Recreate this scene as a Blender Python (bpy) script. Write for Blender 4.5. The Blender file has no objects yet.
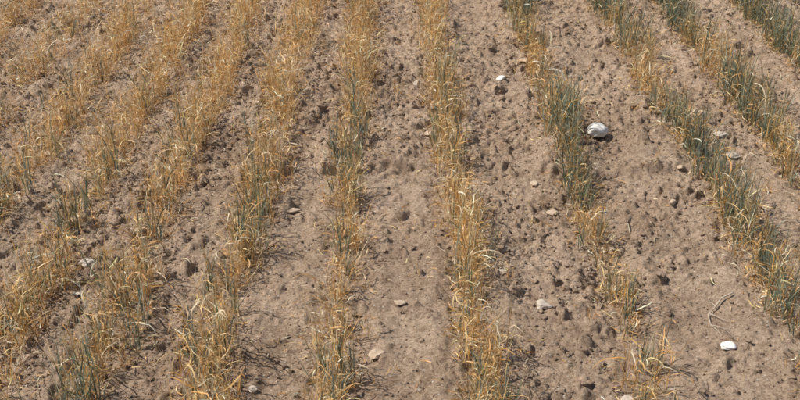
import bpy, math
import numpy as np
from mathutils import Vector

# ------------------------------------------------------------------ helpers
_T={}
def hash_tab(seed):
    if seed not in _T: _T[seed]=np.random.default_rng(seed).random((256, 256))*2-1
    return _T[seed]
def vnoise(x, y, scale, seed):
    T = hash_tab(seed)
    x = np.asarray(x)/scale; y = np.asarray(y)/scale
    xi = np.floor(x).astype(np.int64); yi = np.floor(y).astype(np.int64)
    fx = x-xi; fy = y-yi
    fx = fx*fx*fx*(fx*(fx*6-15)+10); fy = fy*fy*fy*(fy*(fy*6-15)+10)
    a = T[xi & 255, yi & 255]; b = T[(xi+1) & 255, yi & 255]
    cc = T[xi & 255, (yi+1) & 255]; d = T[(xi+1) & 255, (yi+1) & 255]
    return (a*(1-fx)+b*fx)*(1-fy)+(cc*(1-fx)+d*fx)*fy
def rnoise(x, y, scale, seed):   # rotated lattice, hides grid directions
    a = 0.6+seed*1.3
    return vnoise(x*math.cos(a)-y*math.sin(a), x*math.sin(a)+y*math.cos(a), scale, seed)
def lumps(x, y, cell, seed, R, lo=.22, hi=.62):
    """rounded soil lumps: one jittered lump per cell, present more often where R is high"""
    a=.3+seed; ca,sa=math.cos(a),math.sin(a)
    u=(x*ca-y*sa)/cell; v=(x*sa+y*ca)/cell
    ui=np.floor(u).astype(np.int64); vi=np.floor(v).astype(np.int64)
    T1,T2,T3,T4=[(hash_tab(seed*10+k)+1)/2 for k in range(4)]
    best=np.zeros_like(u)
    for i in (-1,0,1):
        for j in (-1,0,1):
            I=(ui+i)&255; J=(vi+j)&255
            cx=ui+i+T1[I,J]; cy=vi+j+T2[I,J]
            rr=(lo+(hi-lo)*T3[I,J]**1.7)
            pres=np.clip((R*1.05-T4[I,J])*6,0,1)
            el=.7+.6*T1[J,I]
            dd=((u-cx)*el)**2+((v-cy)/el)**2
            best=np.maximum(best, pres*np.sqrt(np.maximum(rr*rr-dd,0))*(.55+.5*T2[J,I]))
    return best*cell
def sstep(e0, e1, x):
    t = np.clip((x-e0)/(e1-e0), 0, 1); return t*t*(3-2*t)

# ------------------------------------------------------------------ rows
# (X at Y=1.9, X at Y=5.07) and control points  Y : density, green share
ROWS = [
 (-2.52,-2.50,[(1,.7,.05),(8,.7,.05)]),
 (-2.22,-2.20,[(1,.7,.05),(8,.7,.05)]),
 (-1.90,-1.88,[(1,.8,.05),(4.3,.9,.04),(5,.9,.03),(8,.8,.03)]),
 (-1.60,-1.60,[(1,.8,.15),(3.8,.9,.08),(4.5,.9,.03),(8,.8,.03)]),
 (-1.30,-1.30,[(1,.8,.22),(2.9,.8,.30),(3.4,.9,.09),(4.5,.95,.03),(8,.8,.03)]),
 (-1.01,-1.03,[(1,.9,.15),(2.2,.9,.26),(2.4,.9,.26),(2.75,.8,.34),(3.2,.75,.09),(3.6,.95,.05),(4.5,1.,.02),(8,.8,.03)]),
 (-0.76,-0.75,[(1,.9,.15),(2.0,.95,.30),(2.3,.85,.20),(2.7,.8,.14),(3.0,.95,.05),(3.9,1.,.03),(5,1.,.02),(8,.8,.03)]),
 (-0.475,-0.46,[(1,.9,.05),(2.0,1.,.09),(2.3,1.,.18),(2.5,1.,.34),(2.8,1.,.38),(3.1,.85,.16),(3.5,1.,.04),(5,1.1,.02),(8,.8,.03)]),
 (-0.15,-0.182,[(1,1.1,.15),(1.9,1.2,.24),(2.1,1.25,.15),(2.5,1.15,.13),(2.8,1.,.25),(3.0,1.1,.62),(3.3,1.05,.48),(3.6,1.,.10),(5,1.15,.03),(8,.8,.03)]),
 (0.20,0.156,[(1,1.1,.15),(1.95,1.2,.20),(2.4,1.2,.08),(2.8,1.1,.10),(3.1,1.1,.40),(3.5,1.1,.40),(3.9,1.15,.09),(5,1.2,.02),(8,.8,.03)]),
 (0.61,0.60,[(1,.6,.15),(1.9,.75,.22),(2.15,1.05,.26),(2.35,1.0,.30),(2.55,1.3,.52),(3.0,1.35,.70),(3.4,1.4,.78),(3.6,1.25,.42),(4.0,1.2,.08),(4.5,1.1,.18),(4.8,1.2,.65),(5.5,1.1,.8),(8,.8,.6)]),
 (1.07,1.04,[(1,.9,.5),(2.1,.9,.5),(2.4,.95,.62),(2.6,.85,.42),(2.85,1.1,.75),(3.3,1.3,1.0),(3.6,1.05,.55),(3.8,1.,.15),(4.2,1.05,.15),(4.4,1.25,.9),(5.0,1.3,1.3),(8,.9,.9)]),
 (1.385,1.36,[(1,.9,.5),(2.9,.9,.45),(3.1,1.1,.32),(3.4,1.3,.65),(3.8,1.4,.92),(3.97,1.2,.15),(4.3,1.2,.12),(4.5,1.2,.85),(5.2,1.3,1.3),(8,.9,.9)]),
 (1.77,1.75,[(1,.8,.5),(3.5,.9,.3),(4.0,1.2,.35),(4.25,1.3,1.),(5,1.4,1.4),(8,1.,.9)]),
 (2.12,2.10,[(1,.7,.5),(4.5,1.,.9),(5,1.3,1.4),(8,1.,.9)]),
 (2.50,2.48,[(1,.6,.5),(8,.8,.9)]),
]
def row_x(r, y):
    return r[0]+(r[1]-r[0])*(y-1.9)/3.17
# ------------------------------------------------------------------ ground height field
def axis(lo, hi, step, far):
    core = np.arange(lo, hi+1e-6, step)
    g = []; d = step; p = 0
    while p < far:
        d *= 1.16; p += d; g.append(p)
    g = np.array(g)
    return np.concatenate([(lo-g)[::-1], core, hi+g])
XS = axis(-2.65, 2.45, 0.0050, 320); YS = axis(1.6, 5.9, 0.0052, 320)
GX, GY = np.meshgrid(XS, YS)      # [iy, ix]
rough_spots = [(0.42,2.05,.2,.8),(0.50,2.35,.18,.8),(0.42,2.75,.15,.7),(0.85,2.15,.2,.3),(-1.0,2.25,.3,.7),
  (-0.9,3.0,.3,.7),(-0.33,3.5,.25,.9),(-0.35,4.1,.3,.7),(0.42,3.45,.25,.7),(0.9,2.9,.2,.4),(0.95,3.7,.3,.5),(-1.2,2.6,.3,.4),(0.5,4.2,.3,.5),(-0.85,4.0,.4,.6),(-0.3,2.75,.15,.3),(.4,3.1,.2,.5)]
smooth_spots = [(0.02,2.5,.3,.9),(-.32,2.3,.22,.7),(0.83,2.6,.2,.7),(0.9,2.4,.15,.4),(0.0,2.9,.2,.6),(.85,2.2,.25,.3),(1.25,2.8,.2,.4)]
def roughness(x, y):
    m = 0.52+0.42*rnoise(x,y,.33,3)+0.3*rnoise(x,y,.12,4)+.14*sstep(3.0,3.3,y)
    for a,b,r,k in rough_spots: m = m+k*.6*np.exp(-((x-a)**2+(y-b)**2)/(r*r))
    for a,b,r,k in smooth_spots: m = m-k*.5*np.exp(-(((x-a)*1.6)**2+(y-b)**2)/(r*r))
    return np.clip(m, 0.20, 1.2)
def height_fn(x, y):
    R = roughness(x, y)
    core = (1-sstep(3.5,9,np.abs(x)))*(1-sstep(8,14,np.abs(y-3)))
    wx = x+.02*rnoise(x,y,.07,31)+.007*rnoise(x,y,.019,33); wy = y+.02*rnoise(x,y,.07,32)+.007*rnoise(x,y,.019,34)
    h = .012*rnoise(x,y,.6,10)+.010*rnoise(x,y,.22,11)+R*.009*rnoise(x,y,.09,12)
    h += lumps(wx,wy,.070,5,R*.48)*.64
    h += lumps(wx,wy,.040,6,R*.80)*.82
    h += lumps(wx,wy,.024,7,R*.8+.22)*1.0
    h += (R*.6+.4)*(.0040*rnoise(x,y,.021,15)+.0032*rnoise(x,y,.0115,16))
    pit = sstep(.52,.85,rnoise(wx,wy,.11,17))*sstep(.5,1.,R)
    h -= .013*pit
    for r in ROWS:
        d = (x-row_x(r,y)+.018*rnoise(x,y,.16,20))
        h -= .014*np.exp(-(d/.06)**2)
        h += .010*np.exp(-((np.abs(d)-.10)/.03)**2)*(.6+.9*rnoise(x,y,.08,24))
    # low broken scarp left by the old check-bank
    yl = 3.12+.045*rnoise(x,y*0,.22,21)+.022*rnoise(x,y*0,.07,22)+.012*rnoise(x,y,.025,25)-.06*sstep(-.45,-.75,x)
    mx = sstep(-.92,-.70,x)*(1-sstep(.85,1.15,x))*np.clip(.5+1.1*rnoise(x,y*0,.12,23),0,1)
    st = sstep(0,.022,y-yl)*(1-sstep(.1,.6,y-yl))
    dip = np.exp(-((y-yl+.02)/.03)**2)
    h += mx*(.032*st-.014*dip)
    return h*core
GZ = height_fn(GX, GY)
def height(x, y):                 # exact surface of the ground mesh
    x=np.asarray(x,float); y=np.asarray(y,float)
    i=np.clip(np.searchsorted(XS,x)-1,0,len(XS)-2); j=np.clip(np.searchsorted(YS,y)-1,0,len(YS)-2)
    fx=(x-XS[i])/(XS[i+1]-XS[i]); fy=(y-YS[j])/(YS[j+1]-YS[j])
    return (GZ[j,i]*(1-fx)+GZ[j,i+1]*fx)*(1-fy)+(GZ[j+1,i]*(1-fx)+GZ[j+1,i+1]*fx)*fy
def make_mesh(name, co, faces, mat, cols=None, smooth=False, parent=None):
    k = faces.shape[1]; n = len(faces)
    me = bpy.data.meshes.new(name)
    me.vertices.add(len(co)); me.vertices.foreach_set('co', co.astype(np.float32).ravel())
    me.loops.add(n*k); me.loops.foreach_set('vertex_index', faces.astype(np.int32).ravel())
    me.polygons.add(n); me.polygons.foreach_set('loop_start', np.arange(0,n*k,k,dtype=np.int32))
    me.polygons.foreach_set('use_smooth', np.full(n, smooth))
    if cols is not None:
        a = me.color_attributes.new('Col','FLOAT_COLOR','POINT')
        c4 = np.ones((len(co),4),np.float32); c4[:,:3] = cols
        a.data.foreach_set('color', c4.ravel())
    me.materials.append(mat); me.update(calc_edges=True)
    ob = bpy.data.objects.new(name, me); bpy.context.scene.collection.objects.link(ob)
    if parent: ob.parent = parent
    return ob
def grid_mesh(name, GX, GY, GZ, mat):
    ny, nx = GX.shape
    co = np.stack([GX,GY,GZ],-1).reshape(-1,3).astype(np.float32)
    idx = np.arange(nx*ny).reshape(ny,nx)
    q = np.stack([idx[:-1,:-1],idx[:-1,1:],idx[1:,1:],idx[1:,:-1]],-1).reshape(-1,4)
    return make_mesh(name, co, q, mat, smooth=True)

# ------------------------------------------------------------------ materials
def new_mat(name):
    m = bpy.data.materials.new(name); m.use_nodes = True
    nt = m.node_tree; nt.nodes.clear()
    out = nt.nodes.new('ShaderNodeOutputMaterial')
    b = nt.nodes.new('ShaderNodeBsdfPrincipled'); b.inputs['Specular IOR Level'].default_value = .2
    nt.links.new(b.outputs[0], out.inputs[0])
    return m, nt, b, out
def N(nt, t, **kw):
    n = nt.nodes.new(t)
    for k,v in kw.items(): setattr(n,k,v)
    return n
def noise(nt, vec, scale, detail=4, rough=.6):
    n = N(nt,'ShaderNodeTexNoise'); n.inputs['Scale'].default_value=scale
    n.inputs['Detail'].default_value=detail; n.inputs['Roughness'].default_value=rough
    nt.links.new(vec, n.inputs['Vector']); return n.outputs['Fac']
def ramp(nt, fac, stops):
    r = N(nt,'ShaderNodeValToRGB'); e = r.color_ramp.elements
    while len(e) < len(stops): e.new(.5)
    for i,(p,col) in enumerate(stops):
        e[i].position=p; e[i].color=(*col,1)
    nt.links.new(fac, r.inputs[0]); return r.outputs[0]
def mix(nt, a, b, fac, mode='MIX'):
    m = N(nt,'ShaderNodeMix',data_type='RGBA',blend_type=mode)
    for s,v in ((m.inputs[0],fac),(m.inputs[6],a),(m.inputs[7],b)):
        if isinstance(v,bpy.types.NodeSocket): nt.links.new(v,s)
        else: s.default_value = v if isinstance(v,(int,float)) else (*v,1)
    return m.outputs[2]
def soil_material(name):
    m, nt, b, out = new_mat(name)
    geo = N(nt,'ShaderNodeNewGeometry').outputs['Position']
    big = ramp(nt, noise(nt,geo,2.2,3), [(.35,(.47,.337,.232)),(.65,(.60,.450,.325))])
    med = ramp(nt, noise(nt,geo,22,5,.7), [(.3,(.66,.62,.58)),(.52,(1,1,1)),(.75,(1.12,1.12,1.12))])
    fin = ramp(nt, noise(nt,geo,150,4,.8), [(.34,(.46,.43,.40)),(.52,(1,1,1)),(.68,(1.32,1.32,1.32))])
    c1 = mix(nt, mix(nt,big,med,1.0,'MULTIPLY'), fin, 1.0,'MULTIPLY')
    v = N(nt,'ShaderNodeTexVoronoi'); v.inputs['Scale'].default_value=85; nt.links.new(geo,v.inputs['Vector'])
    g = ramp(nt, v.outputs['Distance'], [(.0,(1,1,1)),(.18,(1,1,1)),(.26,(0,0,0))])
    sel = N(nt,'ShaderNodeSeparateColor'); nt.links.new(v.outputs['Color'],sel.inputs[0])
    gs = N(nt,'ShaderNodeMath',operation='GREATER_THAN'); nt.links.new(sel.outputs[0],gs.inputs[0]); gs.inputs[1].default_value=.84
    mm = N(nt,'ShaderNodeMath',operation='MULTIPLY'); nt.links.new(g,mm.inputs[0]); nt.links.new(gs.outputs[0],mm.inputs[1])
    c2 = mix(nt, c1, (.70,.62,.50), mm.outputs[0])
    nt.links.new(c2, b.inputs['Base Color']); b.inputs['Roughness'].default_value=.95
    b.inputs['Specular IOR Level'].default_value=.1
    bp = N(nt,'ShaderNodeBump'); bp.inputs['Strength'].default_value=1.; bp.inputs['Distance'].default_value=.011
    nt.links.new(noise(nt,geo,120,6,.8), bp.inputs['Height']); nt.links.new(bp.outputs[0], b.inputs['Normal'])
    return m
soil = soil_material('dry_soil')
def vcol_mat(name, trans, rough, spec):
    m, nt, b, out = new_mat(name)
    a = N(nt,'ShaderNodeVertexColor'); a.layer_name='Col'
    geo = N(nt,'ShaderNodeNewGeometry').outputs['Position']
    f = ramp(nt, noise(nt,geo,60,3), [(.3,(.82,.80,.78)),(.7,(1.15,1.15,1.15))])
    col = mix(nt, a.outputs[0], f, 1.0,'MULTIPLY')
    nt.links.new(col,b.inputs['Base Color']); b.inputs['Roughness'].default_value=rough
    b.inputs['Specular IOR Level'].default_value=spec
    tr = N(nt,'ShaderNodeBsdfTranslucent'); nt.links.new(col,tr.inputs[0])
    mx = N(nt,'ShaderNodeMixShader'); mx.inputs[0].default_value=trans
    nt.links.new(b.outputs[0],mx.inputs[1]); nt.links.new(tr.outputs[0],mx.inputs[2]); nt.links.new(mx.outputs[0],out.inputs[0])
    return m
leaf_mat = vcol_mat('wheat_leaf', .32, .45, .5)
def stone_material(name, base, dark):
    m, nt, b, out = new_mat(name)
    tc = N(nt,'ShaderNodeTexCoord').outputs['Object']
    col = ramp(nt, noise(nt,tc,45,6,.7), [(.3,dark),(.6,base)])
    nt.links.new(col,b.inputs['Base Color']); b.inputs['Roughness'].default_value=.85
    bp = N(nt,'ShaderNodeBump'); bp.inputs['Strength'].default_value=.5; bp.inputs['Distance'].default_value=.004
    nt.links.new(noise(nt,tc,90,5), bp.inputs['Height']); nt.links.new(bp.outputs[0], b.inputs['Normal'])
    return m
white_stone = stone_material('white_limestone',(.82,.80,.74),(.72,.67,.58))
grey_stone = stone_material('pale_stone',(.58,.50,.41),(.46,.38,.29))
tan_stone = stone_material('tan_stone',(.56,.44,.32),(.42,.31,.21))

ground = grid_mesh('ground', GX, GY, GZ, soil)

# ------------------------------------------------------------------ clods
def ico(sub):
    import bmesh
    bm = bmesh.new(); bmesh.ops.create_icosphere(bm, subdivisions=sub, radius=1)
    v = np.array([x.co[:] for x in bm.verts]); f = np.array([[y.index for y in x.verts] for x in bm.faces]); bm.free()
    return v,f
def scatter_lumps(name, sub, n, smin, smax, power, mat, smooth, seed, sink=.25, avoid=0, flat=(.55,.85), jag=.3):
    r = np.random.default_rng(seed)
    V,F = ico(sub)
    m = n*6
    x = r.uniform(-2.9,2.7,m); y = 1.45+4.6*r.random(m)**1.25
    keep = r.random(m) < np.clip(roughness(x,y)**1.6*.9+avoid,0,1)
    x=x[keep][:n]; y=y[keep][:n]; n=len(x)
    s = smin+(smax-smin)*r.random(n)**power
    z = height(x,y)
    nv = len(V)
    rad = 1+ (r.random((n,nv))-.5)*(.5 if sub==1 else jag)
    if sub>1:
        for k in range(6):
            d = r.normal(size=(n,3)); d/=np.linalg.norm(d,axis=1)[:,None]
            dp = np.clip(d@V.T,0,1); cut = r.uniform(.5,.85,n)[:,None]
            rad = np.where(dp*rad>cut, cut/np.maximum(dp,1e-3), rad)
    P = V[None]*rad[...,None]
    sc = np.stack([r.uniform(.7,1.4,n),r.uniform(.7,1.4,n),r.uniform(*flat,n)],-1)
    P = P*sc[:,None,:]
    a = r.uniform(0,6.283,n); t = r.normal(0,.35,n)
    ca,sa = np.cos(a)[:,None],np.sin(a)[:,None]; ct,stt=np.cos(t)[:,None],np.sin(t)[:,None]
    X,Yv,Z = P[...,0],P[...,1],P[...,2]
    Yv,Z = Yv*ct-Z*stt, Yv*stt+Z*ct
    X,Yv = X*ca-Yv*sa, X*sa+Yv*ca
    P = np.stack([X,Yv,Z],-1)*s[:,None,None]
    P += np.stack([x,y,z+s*sink],-1)[:,None,:]
    faces = (F[None]+ (np.arange(n)*nv)[:,None,None]).reshape(-1,3)
    return make_mesh(name, P.reshape(-1,3), faces, mat, smooth=smooth)
clods = bpy.data.objects.new('soil_clods', None); bpy.context.scene.collection.objects.link(clods)
for o in (scatter_lumps('large_clods',2,1000,.006,.018,2.3,soil,False,41,sink=.15),
          scatter_lumps('medium_clods',1,13000,.003,.0088,1.8,soil,False,42,sink=.25,avoid=.05),
          scatter_lumps('crumbs',1,50000,.0015,.0042,1.4,soil,False,43,sink=.4,avoid=.18)):
    o.parent = clods
peb = scatter_lumps('pebbles',2,80,.003,.007,2,tan_stone,True,44,avoid=.3)

# ------------------------------------------------------------------ ribbons (leaves and stems)
K=6
DRY = np.array([[.78,.48,.18],[.70,.39,.13],[.82,.60,.30],[.58,.31,.09],[.88,.75,.52],[.42,.25,.10]])
DRYP= np.array([.25,.19,.23,.10,.17,.06])
GRN = np.array([[.145,.188,.128],[.18,.225,.160],[.22,.26,.195],[.12,.155,.09],[.30,.34,.27],[.27,.26,.13]])
GRNP= np.array([.20,.26,.23,.08,.13,.10])
def ribbons(base, az, pitch, bend, length, width, col, r, wob=.25, colvar=.18, tipcol=None):
    n=len(az); P=np.zeros((n,K+1,3)); P[:,0]=base
    p=pitch.copy(); a=az.copy(); seg=length/K; T=np.zeros((n,K+1,3))
    for k in range(K+1):
        T[:,k]=np.stack([np.cos(p)*np.cos(a),np.cos(p)*np.sin(a),np.sin(p)],-1)
        if k<K: P[:,k+1]=P[:,k]+T[:,k]*seg[:,None]
        p = p-bend/K*(.4+1.2*k/K)+r.normal(0,wob*.35,n); a=a+r.normal(0,wob,n)
    gz = height(P[:,1:,0],P[:,1:,1])+.002+.004*r.random((n,1))
    P[:,1:,2]=np.maximum(P[:,1:,2],gz)
    up = np.array([0,0,1.])
    side = np.cross(T, up[None,None]); ln=np.linalg.norm(side,axis=2,keepdims=True)
    rs = np.stack([-np.sin(az),np.cos(az),0*az],-1)[:,None]
    side = np.where(ln>.15, side/np.maximum(ln,1e-6), rs)
    nor = np.cross(side,T)
    tw = r.uniform(-1,1,n)[:,None]*1.2+np.linspace(0,1,K+1)[None]*r.normal(0,1.1,n)[:,None]
    w = side*np.cos(tw)[...,None]+nor*np.sin(tw)[...,None]
    s = np.linspace(0,1,K+1); prof = np.minimum(1,.55+s*2.2)*np.clip((1-s**2.6),.06,1)
    hw = .5*width[:,None]*prof[None]
    L = P-w*hw[...,None]; Rr=P+w*hw[...,None]
    co = np.stack([L,Rr],2).reshape(n,-1,3)
    nv=(K+1)*2; f=[]
    for k in range(K): f.append([2*k,2*k+1,2*k+3,2*k+2])
    F=(np.array(f)[None]+(np.arange(n)*nv)[:,None,None]).reshape(-1,4)
    c = col*(1+colvar*r.normal(size=(n,1)))
    C = np.repeat(c[:,None],K+1,1)
    if tipcol is not None:
        tt = np.clip((s[None]-r.uniform(.4,1.6,n)[:,None])*4,0,1)[...,None]
        C = C*(1-tt)+tipcol[:,None]*tt
    C = np.repeat(np.clip(C,.02,.88),2,axis=1).reshape(n,-1,3)
    return co.reshape(-1,3),F,C.reshape(-1,3)
def pick(pal,p,n,r): return pal[r.choice(len(pal),n,p=p)]
def plants(r, xs, ys, vig, isg, name, parent=None):
    parts=[]
    def add(idx, m, kind):
        idx=np.repeat(idx,m); q=len(idx)
        if q==0: return
        x=xs[idx]+r.normal(0,.007,q); y=ys[idx]+r.normal(0,.007,q); v=vig[idx]
        z=height(x,y)-.002; az=r.uniform(0,6.283,q)
        if kind=='stem':
            pit=math.pi/2-np.abs(r.normal(0,.21,q)); L=r.uniform(.06,.185,q)*v; W=r.uniform(.0012,.0025,q)
            c=pick(DRY,DRYP,q,r); out=ribbons(np.stack([x,y,z],-1),az,pit,r.normal(.1,.22,q),L,W,c,r,wob=.12)
        elif kind=='dry':
            h=r.random(q)**1.1*.11*v; z=z+h
            pit=r.uniform(.1,1.4,q); L=r.uniform(.03,.085,q)*v; W=r.uniform(.0016,.0042,q)
            c=pick(DRY,DRYP,q,r); out=ribbons(np.stack([x,y,z],-1),az,pit,r.uniform(.8,3.6,q),L,W,c,r,wob=.42)
        elif kind=='litter':
            x=x+r.standard_t(3,q)*.028; y=y+r.normal(0,.02,q); z=height(x,y)+.003+r.random(q)*.010
            pit=r.uniform(-.3,.6,q); L=r.uniform(.012,.060,q); W=r.uniform(.0014,.0038,q)
            c=pick(DRY,DRYP,q,r)*.97; out=ribbons(np.stack([x,y,z],-1),az,pit,r.uniform(-.3,1.6,q),L,W,c,r,wob=.55)
        elif kind=='green':
            z=z+r.random(q)**1.4*.055*v
            pit=math.pi/2-np.abs(r.normal(0,.27,q)); L=r.uniform(.05,.155,q)*v; W=r.uniform(.0022,.0047,q)
            c=pick(GRN,GRNP,q,r); out=ribbons(np.stack([x,y,z],-1),az,pit,r.uniform(-.1,1.0,q),L,W,c,r,wob=.16,tipcol=pick(DRY,DRYP,q,r))
        elif kind=='gstem':
            pit=math.pi/2-np.abs(r.normal(0,.14,q)); L=r.uniform(.08,.19,q)*v; W=r.uniform(.0017,.0031,q)
            c=pick(GRN,GRNP,q,r); out=ribbons(np.stack([x,y,z],-1),az,pit,r.normal(.1,.2,q),L,W,c,r,wob=.08)
        parts.append(out)
    D=np.where(~isg)[0]; G=np.where(isg)[0]
    add(D,4,'stem'); add(D,7,'dry'); add(D,5,'litter')
    add(D[::8],1,'green')
    add(G,3,'gstem'); add(G,6,'green'); add(G,2,'stem'); add(G,3,'dry'); add(G,4,'litter')
    off=0; cos=[];fs=[];cs=[]
    for co,F,C in parts:
        cos.append(co); fs.append(F+off); cs.append(C); off+=len(co)
    return make_mesh(name,np.concatenate(cos),np.concatenate(fs),leaf_mat,np.concatenate(cs),smooth=True,parent=parent)
def build_row(i, row, parent):
    r=np.random.default_rng(100+i)
    ys=np.arange(1.1,7.6,.0078)
    cp=np.array(row[2]); dens=np.interp(ys,cp[:,0],cp[:,1]); gr=np.interp(ys,cp[:,0],cp[:,2])
    cl = rnoise(ys,ys*0+i*7.3,.09,50)+.55*rnoise(ys,ys*0+i*3.1,.27,51)
    pr = np.clip(dens*(.80+.62*cl),0.10,1)
    far = np.interp(ys,[1,5.3,6,8],[1,1,.6,.5])
    k=r.random(len(ys))<pr*far; ys=ys[k]; gr=gr[k]; cl=cl[k]; n=len(ys)
    mess = (1.2 if row[0]<-.3 else 1.0)
    wid = np.interp(ys,[1,2.8,3.8,8],[.025,.025,.033,.033])*mess
    ys=ys+r.normal(0,.01,n); xs=row_x(row,ys)+r.normal(0,1,n)*wid+.020*rnoise(ys,ys*0+i,.22,52)
    gcl = rnoise(ys,ys*0+i*5.7,.11,53)
    isg = r.random(n) < np.clip(gr*(1+.7*gcl),0,1)
    vig = np.clip(1.02+.28*cl+r.normal(0,.25,n),.35,1.7)
    plants(r,xs,ys,vig,isg,'row_%d'%(i+1),parent)
crop = bpy.data.objects.new('wheat_crop', None); bpy.context.scene.collection.objects.link(crop)
for i,row in enumerate(ROWS): build_row(i,row,crop)
# self-sown plants standing between the rows, mostly in the weaker left half
r=np.random.default_rng(55); q=900
x=r.uniform(-2.4,2.2,q); y=r.uniform(1.2,6.5,q)
k=r.random(q)<np.clip(.30-.35*x+.15*(y-3.2)+.8*rnoise(x,y,.2,60),0.02,1)*.42
x=x[k];y=y[k]
plants(r,x,y,r.uniform(.3,.8,len(x)),r.random(len(x))<.06,'volunteer_plants',crop)

# blown straw lying between the rows
r=np.random.default_rng(9); q=10000
x=r.uniform(-2.6,2.5,q); y=1.4+4.8*r.random(q)**1.05
k=r.random(q)<np.clip(.5-.2*x+.1*(y-3)+.7*rnoise(x,y,.15,61),.1,1); x=x[k];y=y[k];q=len(x)
z=height(x,y)+.003
co,F,C=ribbons(np.stack([x,y,z],-1),r.uniform(0,6.283,q),r.uniform(-.1,.3,q),r.uniform(0,.8,q),r.uniform(.006,.045,q),r.uniform(.0011,.0030,q),pick(DRY,DRYP,q,r),r,wob=.35)
make_mesh('loose_straw',co,F,leaf_mat,C,smooth=True)

# ------------------------------------------------------------------ stones
V3,F3 = ico(4)
def stone(name, x, y, w, d, h, mat, seed, sink=.3, rot=0., round_=False):
    r=np.random.default_rng(seed); rad=np.ones(len(V3))
    ncut = 8 if round_ else 13
    for k in range(ncut):
        dd=r.normal(size=3); dd/=np.linalg.norm(dd); dp=V3@dd; cut=r.uniform(.80,.94) if round_ else r.uniform(.5,.88)
        rad=np.where((dp*rad>cut), cut/np.maximum(dp,1e-3), rad)
    for k in range(14):
        dd=r.normal(size=3)*(1+k*.35); rad=rad+.035/(1+k*.35)*np.sin(V3@dd*3+r.uniform(0,6))
    P=V3*rad[:,None]*np.array([w/2,d/2,h/2])
    P[:,2]=np.where(P[:,2]<0,P[:,2]*.8,P[:,2])
    t=r.normal(0,.15); y_=P[:,1]*math.cos(t)-P[:,2]*math.sin(t); z_=P[:,1]*math.sin(t)+P[:,2]*math.cos(t)
    P=np.stack([P[:,0],y_,z_],-1)
    ob=make_mesh(name,P,F3,mat,smooth=True)
    a=np.linspace(0,6.28,8)
    gz=float(np.mean(height(x+w*.3*np.cos(a),y+d*.3*np.sin(a))))
    ob.location=(x,y,gz+h*(.5-sink)+.003); ob.rotation_euler=(0,0,rot)
    return ob
W,Gy,Tn=white_stone,grey_stone,tan_stone
ST=[(.73,3.37,.078,.07,.060,W,.15,0,True),
 (.40,2.31,.060,.045,.026,Gy,.35,.2,False),(.86,2.12,.052,.036,.018,W,.3,.1,False),(.43,4.0,.060,.04,.020,W,.3,-.2,False),
 (.07,3.89,.036,.034,.036,Gy,.25,0,False),(-.49,4.21,.08,.06,.05,Tn,.2,.3,False),(-.73,3.45,.05,.04,.022,Gy,.25,0,False),
 (-1.11,4.39,.05,.04,.024,Gy,.3,.4,False),(-.91,2.46,.072,.05,.024,Gy,.4,-.3,False),(-.91,2.34,.042,.028,.012,Gy,.35,.2,False),
 (0.,2.3,.040,.030,.016,Tn,.4,0,False),(-.06,2.06,.045,.040,.020,Tn,.4,.6,False),(-.36,1.93,.028,.022,.013,Gy,.3,0,False),
 (.32,2.61,.05,.020,.012,Tn,.35,.2,False),(.30,2.47,.030,.023,.012,Gy,.35,0,False),(.50,2.85,.050,.028,.016,Tn,.35,-.3,False),
 (1.19,3.21,.07,.045,.020,Gy,.35,.1,False),(1.18,3.34,.058,.045,.022,Gy,.35,0,False),(1.16,3.53,.045,.04,.018,Gy,.3,0,False),
 (.89,2.86,.03,.03,.02,Tn,.3,0,False),(-.34,2.8,.05,.03,.012,Tn,.35,.1,False),(-.5,2.83,.03,.025,.016,Tn,.3,0,False),
 (.46,3.03,.03,.035,.022,Tn,.3,0,False),(.11,3.4,.04,.04,.030,Tn,.3,0,False),(.98,3.11,.045,.03,.018,Tn,.3,0,False),
 (.55,1.9,.042,.033,.017,Gy,.3,0,False),(.55,4.17,.05,.05,.030,Tn,.3,0,False),(-1.3,4.75,.045,.035,.02,Tn,.3,0,False)]
for i,(x,y,w,d,h,m,sk,ro,rd) in enumerate(ST):
    stone('limestone_rock' if rd else 'field_stone',x,y,w,d,h,m,300+i,sk,ro,rd)

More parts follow.
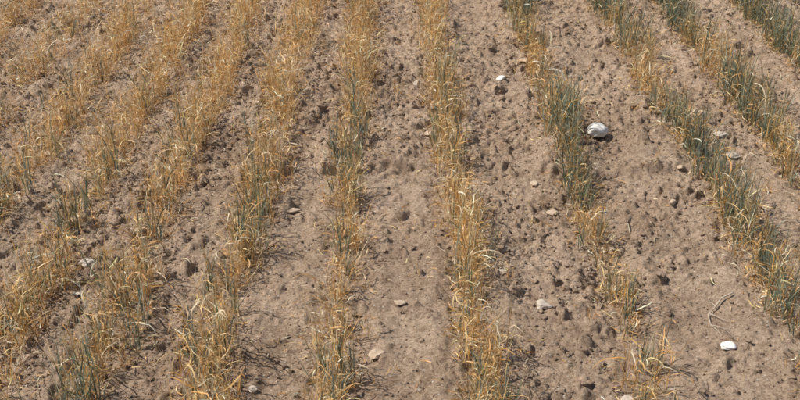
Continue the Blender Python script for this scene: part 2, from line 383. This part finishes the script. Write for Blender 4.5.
# ------------------------------------------------------------------ dry twig
tm,tnt,tb,_=new_mat('bleached_twig'); tb.inputs['Roughness'].default_value=.8
tg=N(tnt,'ShaderNodeTexCoord').outputs['Object']
tnt.links.new(ramp(tnt,noise(tnt,tg,60,4),[(.3,(.36,.28,.20)),(.7,(.58,.49,.38))]),tb.inputs['Base Color'])
def twig(paths):
    cos=[];fs=[];off=0
    for pts,r0,r1 in paths:
        pts=np.array(pts,float); t=np.linspace(0,1,len(pts)); tt=np.linspace(0,1,(len(pts)-1)*5+1)
        x=np.interp(tt,t,pts[:,0]); y=np.interp(tt,t,pts[:,1]); lift=np.interp(tt,t,pts[:,2])
        x[1:-1]=(x[:-2]+2*x[1:-1]+x[2:])/4; y[1:-1]=(y[:-2]+2*y[1:-1]+y[2:])/4
        z=height(x,y)+lift+.002
        for _ in range(4): z[1:-1]=np.maximum(z[1:-1],(z[:-2]+z[2:])/2)
        P=np.stack([x,y,z],-1); T=np.gradient(P,axis=0); T/=np.linalg.norm(T,axis=1)[:,None]
        S=np.cross(T,[0,0,1.]); S/=np.linalg.norm(S,axis=1)[:,None]; U=np.cross(S,T)
        R=r0+(r1-r0)*tt; M=7; n=len(P)
        ang=np.arange(M)*2*math.pi/M
        ring=P[:,None]+R[:,None,None]*(S[:,None]*np.cos(ang)[None,:,None]+U[:,None]*np.sin(ang)[None,:,None])
        cos.append(ring.reshape(-1,3)); f=[]
        for a in range(n-1):
            for k in range(M): f.append([a*M+k,a*M+(k+1)%M,(a+1)*M+(k+1)%M,(a+1)*M+k])
        fs.append(np.array(f)+off); off+=n*M
    return make_mesh('dry_twig',np.concatenate(cos),np.concatenate(fs),tm,smooth=True)
twig([([(.945,2.36,.006),(.905,2.335,.008),(.88,2.30,.006),(.85,2.265,.006),(.842,2.21,.005),(.86,2.165,.002)],.0026,.0010),
      ([(.852,2.27,.006),(.885,2.24,.006),(.91,2.232,.003)],.0017,.0007),
      ([(.842,2.21,.005),(.87,2.195,.004),(.89,2.17,.002)],.0014,.0006),
      ([(.88,2.30,.006),(.87,2.325,.008),(.872,2.35,.004)],.0014,.0006)])

# ------------------------------------------------------------------ light, sky, camera
el=math.radians(52); az=math.radians(-84)      # azimuth measured from +Y towards +X
sd=Vector((math.cos(el)*math.sin(az),math.cos(el)*math.cos(az),math.sin(el)))
sl=bpy.data.lights.new('sun','SUN'); sl.energy=5; sl.angle=math.radians(.5); sl.color=(1,.95,.88)
so=bpy.data.objects.new('sun',sl); so.rotation_euler=(-sd).to_track_quat('-Z','Y').to_euler(); so.location=sd*20
bpy.context.scene.collection.objects.link(so)
w=bpy.data.worlds.new('World'); bpy.context.scene.world=w; w.use_nodes=True; nt=w.node_tree
bg=nt.nodes['Background']; sk=nt.nodes.new('ShaderNodeTexSky'); sk.sky_type='NISHITA'; sk.sun_disc=False
sk.sun_elevation=el; sk.sun_rotation=az; nt.links.new(sk.outputs[0],bg.inputs[0]); bg.inputs[1].default_value=.09
cam=bpy.data.cameras.new('camera'); cam.lens=45; cam.sensor_width=36; cam.clip_end=1500; cam.clip_start=.05
co=bpy.data.objects.new('camera',cam); co.location=(0,0,1.6); co.rotation_euler=(math.radians(90-28.8),0,0)
bpy.context.scene.collection.objects.link(co); bpy.context.scene.camera=co
sc=bpy.context.scene; sc.view_settings.view_transform='Standard'; sc.view_settings.look='None'; sc.view_settings.exposure=0
